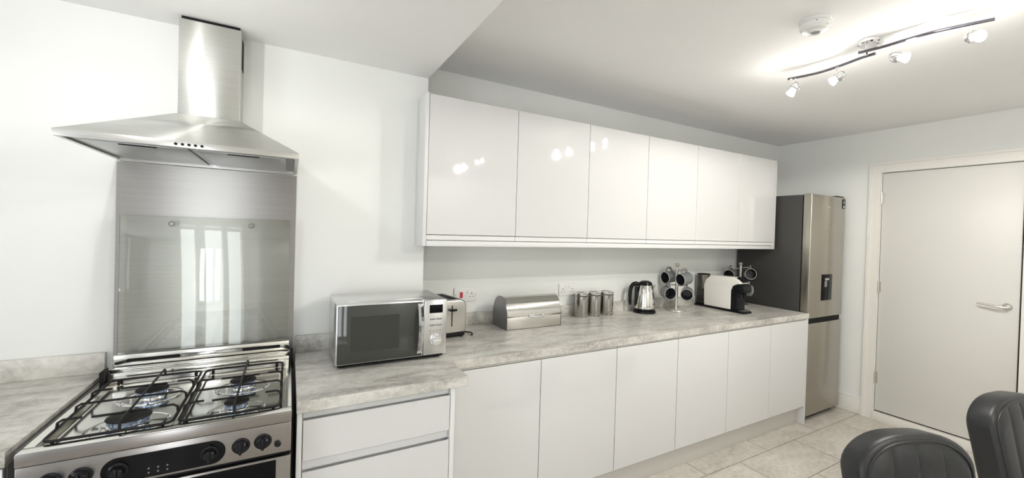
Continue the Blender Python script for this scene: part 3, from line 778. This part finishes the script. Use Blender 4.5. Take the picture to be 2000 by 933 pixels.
# ------------------------------------------------------------------ cupboard behind the camera, mirrored in the hob lid
tc = thing('tall_cupboard', 'white two-door cupboard with round knobs, mirrored in the raised glass lid of the cooker', 'cupboard', (-1.40, -3.87, 0))
MB().box(-1.98, -.86, YR+.005, -3.68, 0, 2.12, .003).build('carcass', M['satin'], tc)
for x0, x1, kx in ((-1.975, -1.425, -1.47), (-1.415, -.865, -.91)):
    for z0, z1, kz in ((.10, .80, .72), (.815, 2.10, 1.45)):
        p = MB().box(x0, x1, -3.678, -3.660, z0, z1, .002)
        for a in (x0+.07, x1-.08): p.box(a, a+.010, -3.660, -3.656, z0+.07, z1-.07)
        for b in (z0+.07, z1-.08): p.box(x0+.07, x1-.07, -3.660, -3.656, b, b+.010)
        dr = p.build('door', M['satin'], tc)
        MB().lathe([(0, 0), (.008, 0), (.007, .012), (.018, .018), (.018, .026), (.010, .031), (0, .031)], (kx, -3.66, kz), (0, 1, 0), 24).build('knob', M['satinsteel'], dr)

# ------------------------------------------------------------------ smoke alarm
sa = thing('smoke_alarm', 'round white smoke alarm on the ceiling', 'smoke alarm', (2.215, -1.335, HC))
MB().lathe([(0, -.0005), (.064, -.0005), (.064, -.012), (.062, -.014), (0, -.014)], n=48).build('mount', M['whitep'], sa, world=False)
MB().lathe([(0, -.0145), (.061, -.0145), (.0625, -.018), (.060, -.034), (.050, -.043), (.030, -.046), (.028, -.051), (.020, -.052), (.018, -.048), (0, -.048)], n=48).box(-.016, .016, -.060, -.052, -.038, -.030, .001).build('cover', M['whitep'], sa, world=False)
MB().lathe([(.0185, -.0485), (.0185, -.0495), (0, -.0495)], n=24).build('sensor_grille', M['label'], sa, world=False)
MB().cyl((-.05, -.032, -.022), (-.053, -.034, -.022), .002, n=8).build('indicator', M['rubber'], sa, world=False)

# ------------------------------------------------------------------ track light
def smooth(pts, k=6):
    out = []; P = [Vector(p) for p in pts]; P = [P[0]]+P+[P[-1]]
    for i in range(1, len(P)-2):
        for j in range(k):
            t = j/k; a, b, c, d = P[i-1:i+3]
            out.append(.5*((2*b)+(-a+c)*t+(2*a-5*b+4*c-d)*t*t+(-a+3*b-3*c+d)*t**3))
    out.append(P[-2]); return out
def spot(top, head, bulb, parent, glowm=None, power=9.0, wide=178, blend=.12, col=(1.0, .965, .905), bulb_w=1.1):
    dl = (Vector(bulb)-Vector(head)).normalized()
    l = bpy.data.lights.new('spot_beam', 'SPOT'); l.energy = power; l.color = col
    l.spot_size = math.radians(wide); l.spot_blend = blend; l.shadow_soft_size = .016
    lo = bpy.data.objects.new('spot_beam', l); C.objects.link(lo)
    lo.location = Vector(head)+dl*.034+Vector((0, 0, -.045)); lo.rotation_euler = (0, 0, 0)
    lp = bpy.data.lights.new('bulb_light', 'POINT'); lp.energy = bulb_w; lp.color = col; lp.shadow_soft_size = .016
    po = bpy.data.objects.new('bulb_light', lp); C.objects.link(po); po.location = lo.location
    glowm = glowm or M['glow']
    top, head, bulb = Vector(top), Vector(head), Vector(bulb); dr_ = (bulb-head).normalized()
    s = MB().cyl(top, Vector((top.x, top.y, head.z+.020)), .004, n=10)
    s.cyl(Vector((top.x, top.y, head.z+.022)), Vector((top.x, top.y, head.z+.012)), .010, n=14)
    s.lathe([(0, -.026), (.012, -.026), (.018, -.020), (.022, -.010), (.022, .004), (.019, .008), (.0225, .010), (.0225, .014), (.018, .016), (0, .016)], head, dr_, 24)
    s.torus(head, dr_.cross(Vector((0, 0, 1))).normalized() if abs(dr_.z) < .98 else (0, 1, 0), .024, .0022, 24, 8)
    sp_ = s.build('spot_head', M['chrome'], parent)
    b_ = bulb-head; L = b_.length
    g = MB().lathe([(0, .0165), (.011, .0165), (.0155, .022), (.020, .032), (.0225, .042), (.021, .046), (.012, .049), (0, .050)], head, dr_, 32)
    lab(g.build('glass_shade', glowm, sp_), 'glowing white glass shade')
    return sp_

def light_bar(ox, oy, label, power):
    tl = thing('ceiling_spotlight_bar', label, 'ceiling light', (2.610+ox, -1.385+oy, HC))
    def q(x, y, z): return (x+ox, y+oy, z)
    zb = 2.405
    MB().lathe([(0, HC-.001), (.052, HC-.001), (.052, HC-.016), (.046, HC-.022), (0, HC-.022)], q(2.610, -1.385, 0), n=40).build('ceiling_plate', M['chrome'], tl)
    barA = smooth([q(2.628, -.975, zb), q(2.652, -1.06, zb), q(2.662, -1.14, zb), q(2.648, -1.25, zb), q(2.628, -1.34, zb), q(2.625, -1.40, zb)])
    barB = smooth([q(2.585, -1.345, zb+.012), q(2.600, -1.43, zb+.012), q(2.600, -1.52, zb+.012), q(2.604, -1.62, zb+.012), q(2.630, -1.71, zb+.012), q(2.660, -1.80, zb+.012)])
    MB().tube(barA, .0065, 10).build('light_bar', M['shadedchrome'], tl)
    MB().tube(barB, .0065, 10).build('light_bar', M['shadedchrome'], tl)
    MB().cyl(q(2.612, -1.37, zb-.002), q(2.612, -1.37, HC-.02), .006, n=12).cyl(q(2.600, -1.43, zb+.012), q(2.603, -1.41, HC-.02), .006, n=12).build('bar_mount', M['chrome'], tl)
    spot(q(2.638, -1.012, zb), q(2.638, -1.010, 2.352), q(2.620, -.985, 2.300), tl, None, power*.1, 160)
    spot(q(2.652, -1.215, zb), q(2.650, -1.235, 2.350), q(2.640, -1.170, 2.315), tl, None, power*.2, 160)
    spot(q(2.603, -1.475, zb+.012), q(2.600, -1.495, 2.352), q(2.600, -1.560, 2.325), tl, None, power*.75, bulb_w=1.5)
    spot(q(2.640, -1.735, zb+.012), q(2.620, -1.745, 2.355), q(2.575, -1.800, 2.330), tl, None, power*1.7, bulb_w=1.5)
light_bar(0, 0, 'chrome wavy ceiling light bar with four lit spotlights', 21.5)
light_bar(-.45, -1.75, 'second chrome ceiling light bar, at the dining end of the room, out of the picture', 15.0)

# second fitting, over the cooker end of the room, above the picture
cl = thing('ceiling_spotlight', 'white ceiling spotlight over the cooker, above the edge of the picture', 'ceiling light', (-.25, -.78, HS))
MB().lathe([(0, HS-.001), (.045, HS-.001), (.045, HS-.014), (0, HS-.018)], (-.25, -.78, 0), n=32).build('ceiling_plate', M['chrome'], cl)
spot((-.25, -.78, HS-.015), (-.25, -.78, 2.215), (-.25, -.775, 2.16), cl, M['glowleft'], 1.0, 178, .1, (1.0, .99, .975), 6.3)
